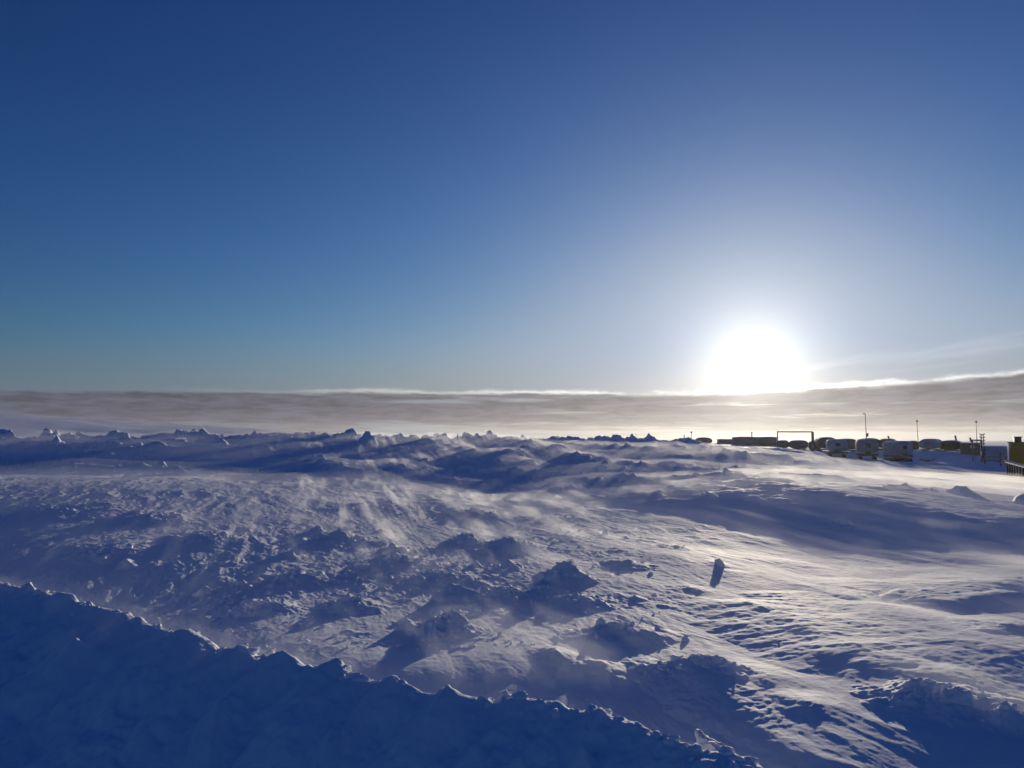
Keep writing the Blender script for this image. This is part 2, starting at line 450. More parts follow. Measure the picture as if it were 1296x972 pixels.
def height(x, y):
    x, y = np.asarray(x, np.float64), np.asarray(y, np.float64)
    r = np.sqrt(x * x + y * y)
    z = land(x, y)
    base = z.copy()
    u, v = px_field(x, y)
    s, t = wind_coords(x, y)
    nearm = 1 - sstep(r, 150, 400)
    # ---- banks and ridges
    w1 = fbm(x / 1.3, y / 1.3, 4, seed=3)
    w2 = fbm(x / 4.5, y / 4.5, 4, seed=9)
    ragf = fbm(x / .42, y / .42, 4, 0.6, seed=21)
    crest_mask = np.zeros_like(x)
    for nr_, (poly, wf, wb, rag, rsc, pw, taper) in enumerate(RIDGES):
        m = (x > poly[:, 0].min() - 14) & (x < poly[:, 0].max() + 14) & (y > poly[:, 1].min() - 14) & (y < poly[:, 1].max() + 14) & (y > 0)
        if not m.any():
            continue
        xs, ys = x[m] + w2[m] * rsc * .35, y[m] + w2[m] * rsc * .3
        bd = np.full(xs.shape, 1e9)
        bz = np.zeros_like(xs)
        bs = np.zeros_like(xs)
        bt = np.zeros_like(xs)
        L = 0.0
        seg = np.hypot(np.diff(poly[:, 0]), np.diff(poly[:, 1]))
        tot = seg.sum()
        for i in range(len(poly) - 1):
            ax, ay, az_ = poly[i]
            bx, by, bz_ = poly[i + 1]
            dx, dy = bx - ax, by - ay
            tt = np.clip(((xs - ax) * dx + (ys - ay) * dy) / (dx * dx + dy * dy), 0, 1)
            qx, qy = ax + tt * dx, ay + tt * dy
            dd = np.hypot(xs - qx, ys - qy)
            side = (dx * (ys - ay) - dy * (xs - ax))
            k = dd < bd
            bd = np.where(k, dd, bd)
            bz = np.where(k, az_ + (bz_ - az_) * tt, bz)
            bs = np.where(k, np.sign(side), bs)
            bt = np.where(k, L + tt * seg[i], bt)
            L += seg[i]
        if poly[-1, 0] < poly[0, 0]:
            bs = -bs
        rn = fbm(bt / rsc, bd / rsc * .7 + 3.1 * wf, 4, .6, seed=31)
        rib = np.abs(perlin(bt / rsc / 1.7, bd / rsc * .12 + wf, 44)) ** 1.5 * .8
        d = bd - wb * .04
        wdt = np.where(bs > 0, wb, wf * (1 + .35 * rn))
        sh = np.clip(1 - d / wdt, 0, 1)
        sh = np.where(bs > 0, sh ** 1.1, sh ** pw)
        end = np.clip(np.minimum(bt, tot - bt) / taper, 0, 1) ** .7
        top = bz + rag * (rn * 1.1 - rib * .5 + .12)
        cand = base[m] + (top - base[m]) * sh * end
        z[m] = np.maximum(z[m], cand) + np.where(cand > z[m], 0.0, 0.0)
        crest_mask[m] = np.maximum(crest_mask[m], np.exp(-(d / (min(wb, 8 if wb > 4 else .8) * .35)) ** 2) * end * (.75 if nr_ < 8 else min(1, rag * 3)))
    # ---- heaps with tails down the wind
    for hx, hy, h, rx, ry, tail, rag in _hb:
        big = max(rx, ry) * (1 + tail) + 1
        m = (np.abs(x - hx) < big) & (np.abs(y - hy) < big)
        if not m.any():
            continue
        xs, ys = x[m] - hx, y[m] - hy
        wr = fbm(x[m] / (rx * .55), y[m] / (rx * .55), 4, .6, seed=int(rx * 97) % 50)
        wr2 = fbm(y[m] / (rx * .55) + 40, x[m] / (rx * .55), 3, .6, seed=int(rx * 61) % 50)
        xs, ys = xs + wr * rx * .45 * rag, ys + wr2 * rx * .45 * rag
        p = xs * WIND[0] + ys * WIND[1]
        q = xs * -WIND[1] + ys * WIND[0]
        p = np.where(p < 0, p / tail, p / 1.15)
        rho = np.sqrt((p / ry) ** 2 + (q / rx) ** 2)
        sh = np.clip(1 - rho, 0, 1) ** (1.1 + .3 * (1 - rag))
        if rag < .1:
            sh = np.sqrt(np.clip(1 - rho * rho, 0, 1))
        hh = h * (sh * (1 + rag * .5 * wr) + rag * .16 * ragf[m] * np.sqrt(sh))
        z[m] = np.maximum(z[m], base[m] + hh)
        crest_mask[m] = np.maximum(crest_mask[m], sh * rag * .9)
    # ---- sastrugi: long low waves drawn out along the wind
    calm = np.clip(blob(u, v, 1150, 790, 260, 150) * 1.1 + blob(u, v, 1000, 700, 190, 40) * .9 + blob(u, v, 660, 650, 90, 35) * .7 + blob(u, v, 1150, 605, 200, 22), 0, 1)
    bankface = sstep(r, 3, 6) * np.clip(1 - sstep(y + x * .55, 9.0, 10.5), 0, 1)
    rough = np.clip(.20 + blob(u, v, 620, 740, 260, 75) * .62 + blob(u, v, 350, 740, 260, 45) * .45 + blob(u, v, 100, 650, 300, 45) * -.08 + blob(u, v, 1230, 890, 110, 45) * .7, 0, 1.1)
    rough = rough * (1 - calm * .85) * (1 - bankface * .9)
    sa = ridged(t / 1.35 + w2 * .5, s / 4.2 + w1 * .2, 4, .55, 50) - .42
    sb = fbm(t / .55 + w1 * .4, s / 1.9, 4, .55, seed=55)
    big = fbm(t / 5.5, s / 13.0, 3, seed=57)
    big = big + .45 * calm * fbm(t / 2.2 + w2 * .4, s / 6.0, 3, .5, seed=58)
    sc_ = ridged(t / .34 + w1 * .5, s / .62 + w2, 3, .6, 59) - .4
    amp = nearm * sstep(r, 5.5, 8.5) * np.clip(r / 22, .75, 1.9)
    z = z + amp * (big * (.06 + .05 * rough + .09 * calm) * (1 - .4 * bankface) + sa * (.35 + 1.3 * sstep(fbm(x / 5.5, y / 5.5, 3, seed=61), -.2, .3)) * (.016 + .065 * rough) + sb * (.010 + .03 * rough) + sc_ * (.006 + .022 * rough))
    pad = sstep(u, 985, 1045) * sstep(r, 92, 102) * (1 - sstep(r, 150, 170)) * (1 - sstep(u, 1300, 1360))
    nearm = nearm * (1 - .85 * pad)
    # ---- hummocks in the middle distance
    hm = np.clip(blob(u, v, 720, 612, 330, 26) * 1.2, 0, 1) * nearm
    z = z + hm * ((ridged(t / 8.5 + w2 * .35, s / 12.0 + w2 * .2, 3, .5, 110) - .45) * 1.1 + fbm(x / 3.2, y / 3.2, 4, .55, seed=112) * .35)
    # ---- fine wind ripples on the smooth parts
    z = z + nearm * sstep(r, 4, 7) * (.35 + .65 * calm) * ridged(t / .42, s / .16 + w1 * .6, 2, .5, 70) * .0035 * np.clip(r / 14, .6, 2.4)
    # ---- chunks
    patch = sstep(fbm(x / 2.6, y / 2.6, 4, .6, seed=80), .06, .30)
    cm = np.clip(np.clip(rough - .2, 0, 1) * 2.2 * patch + crest_mask * 1.1, 0, 1) * nearm * (1 - bankface * (1 - crest_mask)) * (1 - calm * .9)
    mid = sstep(r, 28, 45) * nearm * crest_mask
    k = (cm > .01) | (mid > .01)
    xk, yk, rk = x[k], y[k], r[k]
    wx, wy = xk + fbm(xk / .3, yk / .3, 3, .6, seed=85) * .07, yk + fbm(xk / .3 + 9, yk / .3, 3, .6, seed=88) * .07
    z[k] += cm[k] * np.maximum(np.maximum(lumps(wx, wy, .36, 90, .5), lumps(wx, wy, .95, 95, .34, .85)), lumps(wx, wy, .15, 140, .5)) * np.clip(rk / 17, .8, 1.6) * .62
    z[k] += cm[k] * np.clip(rk / 16, .7, 1.5) * ragf[k] * .03
    z[k] += mid[k] * (lumps(wx, wy, 2.6, 99, .40, .8) * 1.0 + lumps(wx, wy, 1.2, 199, .5, .8) * .8 + ragf[k] * .05)
    # ---- folds and slumps on the near face of the bank
    face = bankface * (1 - sstep(np.abs(y + x * .55 - 8.0), 1.5, 3.5)) * sstep(r, 6, 7)
    f1 = np.abs(perlin((x * .82 - y * .57) / .95 + w1 * .3, (x * .57 + y * .82) / 3.2, 64))
    z = z + face * ((.28 - f1) * .28 + fbm(x / .8, y / .8, 4, .5, seed=66) * .08 + ragf * .016)
    # ---- road surface at the foot of the bank: churned, lumpy
    road = (1 - sstep(r, 7.5, 9.5)) * sstep(r, 1, 3)
    z = z + road * lumps(x + w1 * .1, y + ragf * .05, .30, 150, .5, .8) * .16
    z = z + road * (fbm(x / .5, y / .5, 4, .6, seed=73) * .06 + ragf * .03)
    return z


# ------------------------------------------------------------------ materials
def material(name):
    m = bpy.data.materials.new(name)
    m.use_nodes = True
    nt = m.node_tree
    return m, nt, NG(nt), nt.nodes['Principled BSDF']


def plain(name, col, rough=.6, metal=0.0, var=.18, scale=3.0, dirt=None, bump=0.0):
    m, nt, g, b = material(name)
    co = g.node('ShaderNodeTexCoord').outputs['Object']
    n = g.noise(co, scale, 6.0, .65)
    lo, hi = tuple(c * (1 - var) for c in col), tuple(min(1, c * (1 + var)) for c in col)
    c = g.mix(g.smooth(n, .3, .7), lo, hi)
    if dirt:
        c = g.mix(g.m('MULTIPLY', g.smooth(g.noise(co, scale * 2.3, 5.0, .7), .52, .66), .8), c, dirt)
    nt.links.new(c, b.inputs['Base Color'])
    nt.links.new(g.m('ADD', rough - .1, g.m('MULTIPLY', n, .2)), b.inputs['Roughness'])
    b.inputs['Metallic'].default_value = metal
    if bump:
        bp = g.node('ShaderNodeBump')
        bp.inputs['Strength'].default_value = .5
        bp.inputs['Distance'].default_value = bump
        nt.links.new(g.noise(co, scale * 6, 4.0, .6), bp.inputs['Height'])
        nt.links.new(bp.outputs[0], b.inputs['Normal'])
    return m


def snow_material(name, fine=1.0):
    m, nt, g, b = material(name)
    co = g.node('ShaderNodeTexCoord').outputs['Object']
    n = g.noise(co, .8, 5.0, .6)
    nt.links.new(g.mix(n, (.78, .82, .89), (.86, .89, .94)), b.inputs['Base Color'])
    b.inputs['Roughness'].default_value = .75
    b.inputs['IOR'].default_value = 1.31
    b.inputs['Specular IOR Level'].default_value = .14
    h = g.m('ADD', g.m('MULTIPLY', g.noise(co, 9.0, 6.0, .7), 1.0), g.m('MULTIPLY', g.noise(co, 60.0, 4.0, .65), .25))
    bp = g.node('ShaderNodeBump')
    bp.inputs['Strength'].default_value = .45 * fine
    bp.inputs['Distance'].default_value = .016
    nt.links.new(h, bp.inputs['Height'])
    nt.links.new(bp.outputs[0], b.inputs['Normal'])
    return m


SNOW = snow_material('snow')


# ------------------------------------------------------------------ ground sheet
def build_ground():
    th = np.concatenate([np.arange(-180, -60, 3.0), np.arange(-60, -38, .5), np.arange(-38, 38, .0575), np.arange(38, 60, .5), np.arange(60, 180, 3.0)])
    rr = [.4]
    while rr[-1] < 2100:
        r = rr[-1]
        k = .10 if r < 4 else .012 if r < 6.3 else .0024 if r < 45 else .0032 if r < 140 else .012 if r < 400 else .03
        rr.append(r * (1 + k))
    rr = np.array(rr)
    T, RR = np.meshgrid(np.radians(th), rr)
    X, Y = RR * np.sin(T), RR * np.cos(T)
    Z = height(X.ravel(), Y.ravel())
    nr, ntn = X.shape
    co = np.empty((nr * ntn + 1, 3), np.float32)
    co[:-1, 0], co[:-1, 1], co[:-1, 2] = X.ravel(), Y.ravel(), Z
    co[-1] = (0, 0, Z[:ntn].mean())
    i = np.arange(nr - 1)[:, None] * ntn
    j = np.arange(ntn)
    j2 = (j + 1) % ntn
    quads = np.stack([i + j, i + j2, i + ntn + j2, i + ntn + j], -1).reshape(-1, 4)
    tris = np.stack([np.full(ntn, nr * ntn), j2, j], -1)
    nq, nt_ = len(quads), len(tris)
    me = bpy.data.meshes.new('snow_ground')
    me.vertices.add(len(co))
    me.vertices.foreach_set('co', co.ravel())
    me.loops.add(nq * 4 + nt_ * 3)
    me.loops.foreach_set('vertex_index', np.concatenate([quads[:, ::-1].ravel(), tris.ravel()[::-1]]).astype(np.int32))
    me.polygons.add(nq + nt_)
    st = np.concatenate([np.arange(nq) * 4, nq * 4 + np.arange(nt_) * 3]).astype(np.int32)
    me.polygons.foreach_set('loop_start', st)
    me.polygons.foreach_set('use_smooth', np.ones(nq + nt_, bool))
    me.update(calc_edges=True)
    me.materials.append(SNOW)
    o = bpy.data.objects.new('snow_ground', me)
    C.objects.link(o)
    o['kind'] = 'structure'
    print('ground verts', len(co))


build_ground()

# ------------------------------------------------------------------ snow dust blowing along the ground
def build_drift():
    th = np.radians(np.linspace(-46, 46, 130))
    rr = np.exp(np.linspace(math.log(11.0), math.log(96), 100))
    T, RR = np.meshgrid(th, rr)
    X, Y = RR * np.sin(T), RR * np.cos(T)
    Z = height(X.ravel(), Y.ravel()).reshape(X.shape)
    for _ in range(2):
        Z[1:-1, 1:-1] = (Z[1:-1, 1:-1] * 2 + Z[:-2, 1:-1] + Z[2:, 1:-1] + Z[1:-1, :-2] + Z[1:-1, 2:]) / 6
    n, k = X.shape
    top = Z + .22 + RR * .0045
    low = Z - .6
    vs = [(X[i, j], Y[i, j], top[i, j]) for i in range(n) for j in range(k)] + [(X[i, j], Y[i, j], low[i, j]) for i in range(n) for j in range(k)]
    o2 = n * k
    fs = []
    for i in range(n - 1):
        for j in range(k - 1):
            a = i * k + j
            fs.append((a, a + 1, a + k + 1, a + k))
            fs.append((o2 + a, o2 + a + k, o2 + a + k + 1, o2 + a + 1))
    edge = [j for j in range(k)] + [i * k + k - 1 for i in range(1, n)] + [(n - 1) * k + j for j in range(k - 2, -1, -1)] + [i * k for i in range(n - 2, 0, -1)]
    for a, b in zip(edge, edge[1:] + edge[:1]):
        fs.append((b, a, o2 + a, o2 + b))
    me = bpy.data.meshes.new('blowing_snow')
    me.from_pydata(vs, [], fs)
    me.update()
    bm = bmesh.new()
    bm.from_mesh(me)
    bmesh.ops.recalc_face_normals(bm, faces=bm.faces)
    bm.to_mesh(me)
    bm.free()
    o = bpy.data.objects.new('blowing_snow', me)
    C.objects.link(o)
    o['kind'] = 'stuff'
    o['label'] = 'thin wisps of snow dust blowing low over the ground'
    m = bpy.data.materials.new('blowing_snow')
    m.use_nodes = True
    nt = m.node_tree
    nt.nodes.remove(nt.nodes['Principled BSDF'])
    g = NG(nt)
    pos = g.node('ShaderNodeNewGeometry').outputs['Position']
    sp = g.node('ShaderNodeSeparateXYZ')
    nt.links.new(pos, sp.inputs[0])
    x, y, z = sp.outputs
    s = g.m('ADD', g.m('MULTIPLY', x, float(WIND[0])), g.m('MULTIPLY', y, float(WIND[1])))
    t = g.m('SUBTRACT', g.m('MULTIPLY', y, float(WIND[0])), g.m('MULTIPLY', x, float(WIND[1])))
    n1 = g.noise(g.xyz(g.m('MULTIPLY', t, .75), g.m('MULTIPLY', s, .075), g.m('MULTIPLY', z, .35)), 1.0, 5.0, .62, 1.1)
    n2 = g.noise(g.xyz(g.m('MULTIPLY', t, 2.4), g.m('MULTIPLY', s, .32), g.m('MULTIPLY', z, 1.5)), 1.0, 3.0, .6, .5)
    n3 = g.noise(g.xyz(g.m('MULTIPLY', x, .045), g.m('MULTIPLY', y, .045), 3.0), 1.0, 2.0, .5)
    den = g.m('MULTIPLY', g.smooth(n1, .47, .70), g.m('ADD', .25, g.smooth(n2, .38, .66)))
    den = g.m('MULTIPLY', den, g.smooth(n3, .34, .60))
    den = g.m('MULTIPLY', den, g.m('ADD', .18, g.m('MULTIPLY', g.smooth(g.m('ADD', x, g.m('MULTIPLY', y, .24)), -6.0, 5.0), .82)))
    den = g.m('ADD', g.m('MULTIPLY', den, DRIFT), g.m('ADD', .006, g.m('MULTIPLY', y, .00024)))
    pv = g.node('ShaderNodeVolumePrincipled')
    pv.inputs['Color'].default_value = (.97, .98, 1, 1)
    pv.inputs['Anisotropy'].default_value = .45
    nt.links.new(den, pv.inputs['Density'])
    nt.links.new(pv.outputs[0], nt.nodes['Material Output'].inputs['Volume'])
    m.cycles.volume_step_rate = .045
    me.materials.append(m)


DRIFT = .26
build_drift()


# ------------------------------------------------------------------ air
def build_haze():
    bm = bmesh.new()
    bmesh.ops.create_cube(bm, size=1.0)
    for v in bm.verts:
        v.co = Vector((v.co.x * 4600, v.co.y * 4600, -4 if v.co.z < 0 else 38))
    me = bpy.data.meshes.new('haze')
    bm.to_mesh(me)
    bm.free()
    o = bpy.data.objects.new('haze', me)
    C.objects.link(o)
    o['kind'] = 'stuff'
    m = bpy.data.materials.new('haze')
    m.use_nodes = True
    nt = m.node_tree
    nt.nodes.remove(nt.nodes['Principled BSDF'])
    pv = nt.nodes.new('ShaderNodeVolumePrincipled')
    pv.inputs['Color'].default_value = (.95, .96, .98, 1)
    pv.inputs['Density'].default_value = .00010
    pv.inputs['Anisotropy'].default_value = .58
    nt.links.new(pv.outputs[0], nt.nodes['Material Output'].inputs['Volume'])
    me.materials.append(m)


build_haze()


# ================================================================== things
def link(name, bm, mat, parent=None, smooth=False, loc=None):
    me = bpy.data.meshes.new(name)
    bmesh.ops.recalc_face_normals(bm, faces=bm.faces)
    bm.to_mesh(me)
    bm.free()
    if smooth:
        for p in me.polygons:
            p.use_smooth = True
    for mm in (mat if isinstance(mat, list) else [mat]):
        me.materials.append(mm)
    o = bpy.data.objects.new(name, me)
    C.objects.link(o)
    if parent is not None:
        o.parent = parent
    if loc is not None:
        o.location = loc
    return o


def tag(o, label, cat, group=None):
    o['label'] = label
    o['category'] = cat
    if group:
        o['group'] = group
    return o


def thing(name, label, cat, loc, rz=0.0, group=None):
    o = bpy.data.objects.new(name, None)
    o.empty_display_size = .3
    C.objects.link(o)
    o.location = loc
    o.rotation_euler = (0, 0, rz)
    return tag(o, label, cat, group)


def box(bm, c, s, rot=None, bevel=0.0):
    r = bmesh.ops.create_cube(bm, size=1.0)
    M = Matrix.Translation(c) @ (rot.to_4x4() if rot else Matrix.Identity(4)) @ Matrix.Diagonal((*s, 1))
    bmesh.ops.transform(bm, matrix=M, verts=r['verts'])
    if bevel:
        es = list({e for v in r['verts'] for e in v.link_edges})
        bmesh.ops.bevel(bm, geom=es, offset=bevel, segments=2, affect='EDGES', profile=.6)


def tube(bm, pts, rad, seg=8):
    pts = [Vector(p) for p in pts]
    rads = rad if isinstance(rad, (list, tuple)) else [rad] * len(pts)
    rings = []
    for i, p in enumerate(pts):
        d = (pts[min(i + 1, len(pts) - 1)] - pts[max(i - 1, 0)]).normalized()
        a = d.orthogonal().normalized()
        b = d.cross(a)
        rings.append([bm.verts.new(p + (a * math.cos(k * 2 * math.pi / seg) + b * math.sin(k * 2 * math.pi / seg)) * rads[i]) for k in range(seg)])
    for r0, r1 in zip(rings, rings[1:]):
        for k in range(seg):
            bm.faces.new((r0[k], r0[(k + 1) % seg], r1[(k + 1) % seg], r1[k]))
    bm.faces.new(rings[0])
    bm.faces.new(rings[-1][::-1])


def ground_z(x, y):
    return float(height(np.array([x]), np.array([y]))[0])


M_FROST = plain('frosted_white_paint', (.50, .52, .54), .35, 0, .12, 1.2, (.66, .69, .74), .004)
M_CREAM = plain('cream_paint', (.42, .42, .36), .4, 0, .10, 1.2, (.58, .60, .60), .004)
M_BROWN = plain('brown_paint', (.10, .065, .05), .55, 0, .2, 1.5, (.2, .19, .2), .004)
M_GREYBROWN = plain('grey_brown_paint', (.20, .18, .17), .5, 0, .15, 1.3, (.36, .37, .40), .004)
M_OCHRE = plain('ochre_paint', (.22, .13, .03), .5, 0, .2, 1.5, (.12, .09, .05), .004)
M_DARK = plain('dark_steel', (.035, .033, .032), .5, .4, .2, 2.0, (.09, .08, .07))
M_GALV = plain('galvanised_steel', (.16, .15, .14), .5, .5, .15, 2.0)
M_GLASS = plain('dark_window', (.02, .025, .03), .12, 0, .1, 2.0)
M_OLIVE = plain('olive_boards', (.055, .050, .013), .95, 0, .18, 1.8, (.07, .06, .02), .005)
M_OLIVE.node_tree.nodes['Principled BSDF'].inputs['Specular IOR Level'].default_value = 0.0
M_TIMBER = plain('old_timber', (.055, .042, .034), .85, 0, .25, 3.0, None, .006)
M_BLUE = plain('pale_blue_paint', (.24, .33, .45), .55, 0, .12, 1.2, (.45, .5, .58), .004)
M_SNOWCAP = snow_material('snow_crust', .7)
M_LAMP = plain('lamp_glass', (.5, .5, .46), .2, 0, .05, 2.0)


def rounded_body(L, w, h, n=3.6, dome=.3, z0=0.0, seg=44):
    """a hull with rounded corners along its length (local +Y away from the near end)"""
    bm = bmesh.new()
    st = []
    for k in range(7):
        a = k / 6 * math.pi / 2
        st.append((dome * (1 - math.sin(a)), 1 - .24 * (1 - math.cos(math.pi / 2 - a)) - (.0 if k else .0)))
    st = [(dome * (1 - math.sin(k / 6 * math.pi / 2)), 1 - .12 * (1 - math.sin(k / 6 * math.pi / 2))) for k in range(7)]
    st = sorted(st)
    prof = st + [(L * .25, 1), (L * .5, 1), (L * .75, 1)] + [(L - y, s) for y, s in reversed(st)]
    rings = []
    for y, s in prof:
        ring = []
        for k in range(seg):
            a = 2 * math.pi * k / seg
            c, q = math.cos(a), math.sin(a)
            px = math.copysign(abs(c) ** (2 / n), c) * w / 2 * s
            pz = math.copysign(abs(q) ** (2 / n), q) * h / 2 * s
            ring.append(bm.verts.new((px, y, z0 + h / 2 + pz)))
        rings.append(ring)
    for r0, r1 in zip(rings, rings[1:]):
        for k in range(seg):
            bm.faces.new((r0[k], r0[(k + 1) % seg], r1[(k + 1) % seg], r1[k]))
    bm.faces.new(rings[0][::-1])
    bm.faces.new(rings[-1])
    return bm


def roof_snow(L, w, h, z0, n, cover=.34, thick=.09, seed=0):
    """drifted crust on the top of a rounded hull"""
    bm = bmesh.new()
    rnd = random.Random(seed)
    NY, NA = 22, 20
    top, low = [], []
    for j in range(NY):
        y = .06 + (L - .12) * j / (NY - 1)
        e = min(1, min(j, NY - 1 - j) / 2.0)
        s = .90 + .10 * min(1, e)
        cv = cover * (1 + .25 * math.sin(j * .9 + seed) + rnd.uniform(-.1, .1))
        rt, rl = [], []
        for k in range(NA):
            f = k / (NA - 1) * 2 - 1
            a = math.pi / 2 - f * cv * math.pi
            c, q = math.cos(a), math.sin(a)
            px = math.copysign(abs(c) ** (2 / n), c) * w / 2 * s
            pz = abs(q) ** (2 / n) * h / 2 * s
            t = thick * (1 - f * f) ** .5 * (.4 + .6 * e) * rnd.uniform(.75, 1.2) + .012
            rt.append(bm.verts.new((px * 1.008, y, z0 + h / 2 + pz + t)))
            rl.append(bm.verts.new((px * .985, y, z0 + h / 2 + pz - .03)))
        top.append(rt)
        low.append(rl)
    for j in range(NY - 1):
        for k in range(NA - 1):
            bm.faces.new((top[j][k], top[j][k + 1], top[j + 1][k + 1], top[j + 1][k]))
            bm.faces.new((low[j][k], low[j + 1][k], low[j + 1][k + 1], low[j][k + 1]))
        bm.faces.new((top[j][0], top[j + 1][0], low[j + 1][0], low[j][0]))
        bm.faces.new((top[j][-1], low[j][-1], low[j + 1][-1], top[j + 1][-1]))
    for j in (0, NY - 1):
        for k in range(NA - 1):
            bm.faces.new((top[j][k], low[j][k], low[j][k + 1], top[j][k + 1]))
    return bm


CABINS = 'rounded cabins parked in rows on the snow slope'
_seed = [0]


def cabin(u, v, w_px, h_px, D, yaw, L, body, base, label, window=True, n=4.6, frame=.34, name='rounded_cabin', snow=True, side_windows=0, group=CABINS):
    """a rounded cabin on a steel skid frame; (u, v) is the middle of the near end at the snow"""
    _seed[0] += 1
    k = D / F
    W, H = w_px * k, h_px * k
    p = at_dist(u, v, D)
    p.z = min(p.z, ground_z(p.x, p.y) + .02)
    t = thing(name, label, 'cabin', p, R(yaw) - math.atan2(p.x, p.y), group)
    fh = frame * H
    bh = H - fh
    b = link('body', rounded_body(L, W, bh, n, min(.28, W * .11), fh), body, t, True)
    f = bmesh.new()
    for sx in (-1, 1):
        box(f, (sx * W * .36, L / 2, fh * .72), (W * .09, L * .97, fh * .34), None, .02)
    for q in range(5):
        box(f, (0, .12 + (L - .24) * q / 4, fh * .70), (W * .90, .14, fh * .26), None, .015)
    box(f, (0, .06, fh * .74), (W * .93, .12, fh * .40), None, .02)
    fr = link('base_frame', f, base, t)
    for sx in (-1, 1):
        r = bmesh.new()
        box(r, (sx * W * .33, L / 2, fh * .22), (W * .12, L * 1.04, fh * .42), None, .03)
        link('skid', r, M_DARK, t)
    if window:
        r = bmesh.new()
        zc = fh + bh * .56
        box(r, (W * .02, .015, zc), (W * .19, .10, bh * .26), None, .015)
        wnd = link('window', r, M_GLASS, b)
        r = bmesh.new()
        for dx, dz, sx, sz in ((0, .15, .24, .03), (0, -.15, .24, .03), (-.108, 0, .03, .32), (.108, 0, .03, .32)):
            box(r, (W * (.02 + dx), -.02, zc + bh * dz), (W * sx, .07, bh * sz))
        link('window_frame', r, M_GALV, wnd)
        r = bmesh.new()
        box(r, (0, -.05, fh * 1.02), (W * .26, .16, fh * .22), None, .02)
        link('hitch', r, M_DARK, t)
    for i in range(side_windows):
        r = bmesh.new()
        yy = L * (i + 1) / (side_windows + 1)
        box(r, (-W * .5 + .01, yy, fh + bh * .58), (.08, W * .2, bh * .24), None, .015)
        link('window', r, M_GLASS, b)
    if snow:
        link('snow_cap', roof_snow(L, W, bh, fh, n, seed=_seed[0]), M_SNOWCAP, t, True)
    return t


# front row
cabin(1060.5, 578, 25, 21.5, 112, 3, 4.6, M_FROST, M_OCHRE, 'frost white rounded cabin at the left end of the front row, beside the pipe gate')
cabin(1099, 581, 25.5, 25, 108, 4, 4.6, M_CREAM, M_OCHRE, 'cream cabin with a dark end window standing in front of the tall lamp mast')
cabin(1145.5, 582, 21, 24.5, 108, 24, 4.6, M_FROST, M_OCHRE, 'large pale cabin turned to show its long side, above the dark scrap in the snow', side_windows=0)
# behind them
cabin(1047.5, 571.5, 24, 17.5, 132, 6, 6.0, M_GREYBROWN, M_OCHRE, 'grey barrel-topped cabin half hidden behind the frost white cabin', False, 2.6, .22)
cabin(1073.5, 573, 24, 17, 130, 4, 6.0, M_GREYBROWN, M_BROWN, 'grey-brown cabin in the gap between the frost white and the cream cabin', False, 3.0, .24)
cabin(1103, 571, 24, 16.2, 134, 6, 6.0, M_GREYBROWN, M_OCHRE, 'barrel-topped cabin whose roof shows over the cream cabin', False, 2.5, .2)
cabin(1122.5, 570.5, 20, 14.5, 134, -5, 5.0, M_OCHRE, M_BROWN, 'ochre yellow cabin between the cream cabin and the large pale one', False, 2.8, .2)
cabin(1157, 573, 12, 14.5, 128, 6, 5.0, M_BROWN, M_OCHRE, 'dark brown cabin peeping out right of the large pale cabin', False, 3.0, .24)
cabin(1175, 570.5, 22, 14.5, 122, -9, 5.2, M_FROST, M_OCHRE, 'white rounded cabin next to the thin lamp pole, darker on its right side', True, 2.6, .18)
cabin(1202.5, 571.5, 24, 13.4, 124, -4, 5.4, M_BROWN, M_BROWN, 'brown round-topped cabin between the white cabin and the flat dark hut', False, 2.7, .12)
# left of the gate
cabin(991.5, 568, 14, 10.2, 138, 3, 6.0, M_GREYBROWN, M_BROWN, 'small rounded cabin seen through the left half of the pipe gate', False, 3.2, .1)
cabin(1011, 568.5, 23, 11, 136, 2, 6.0, M_GREYBROWN, M_BROWN, 'wide rounded cabin framed in the middle of the pipe gate', False, 3.2, .1)
cabin(1031.5, 569, 14, 11, 136, 2, 5.0, M_GREYBROWN, M_BROWN, 'small boxy cabin behind the right post of the pipe gate', False, 5.0, .12)
cabin(891.5, 562.5, 20, 8.4, 168, 4, 6.0, M_GREYBROWN, M_BROWN, 'lone round-backed cabin buried to its eaves left of the long low building', False, 2.3, .1)


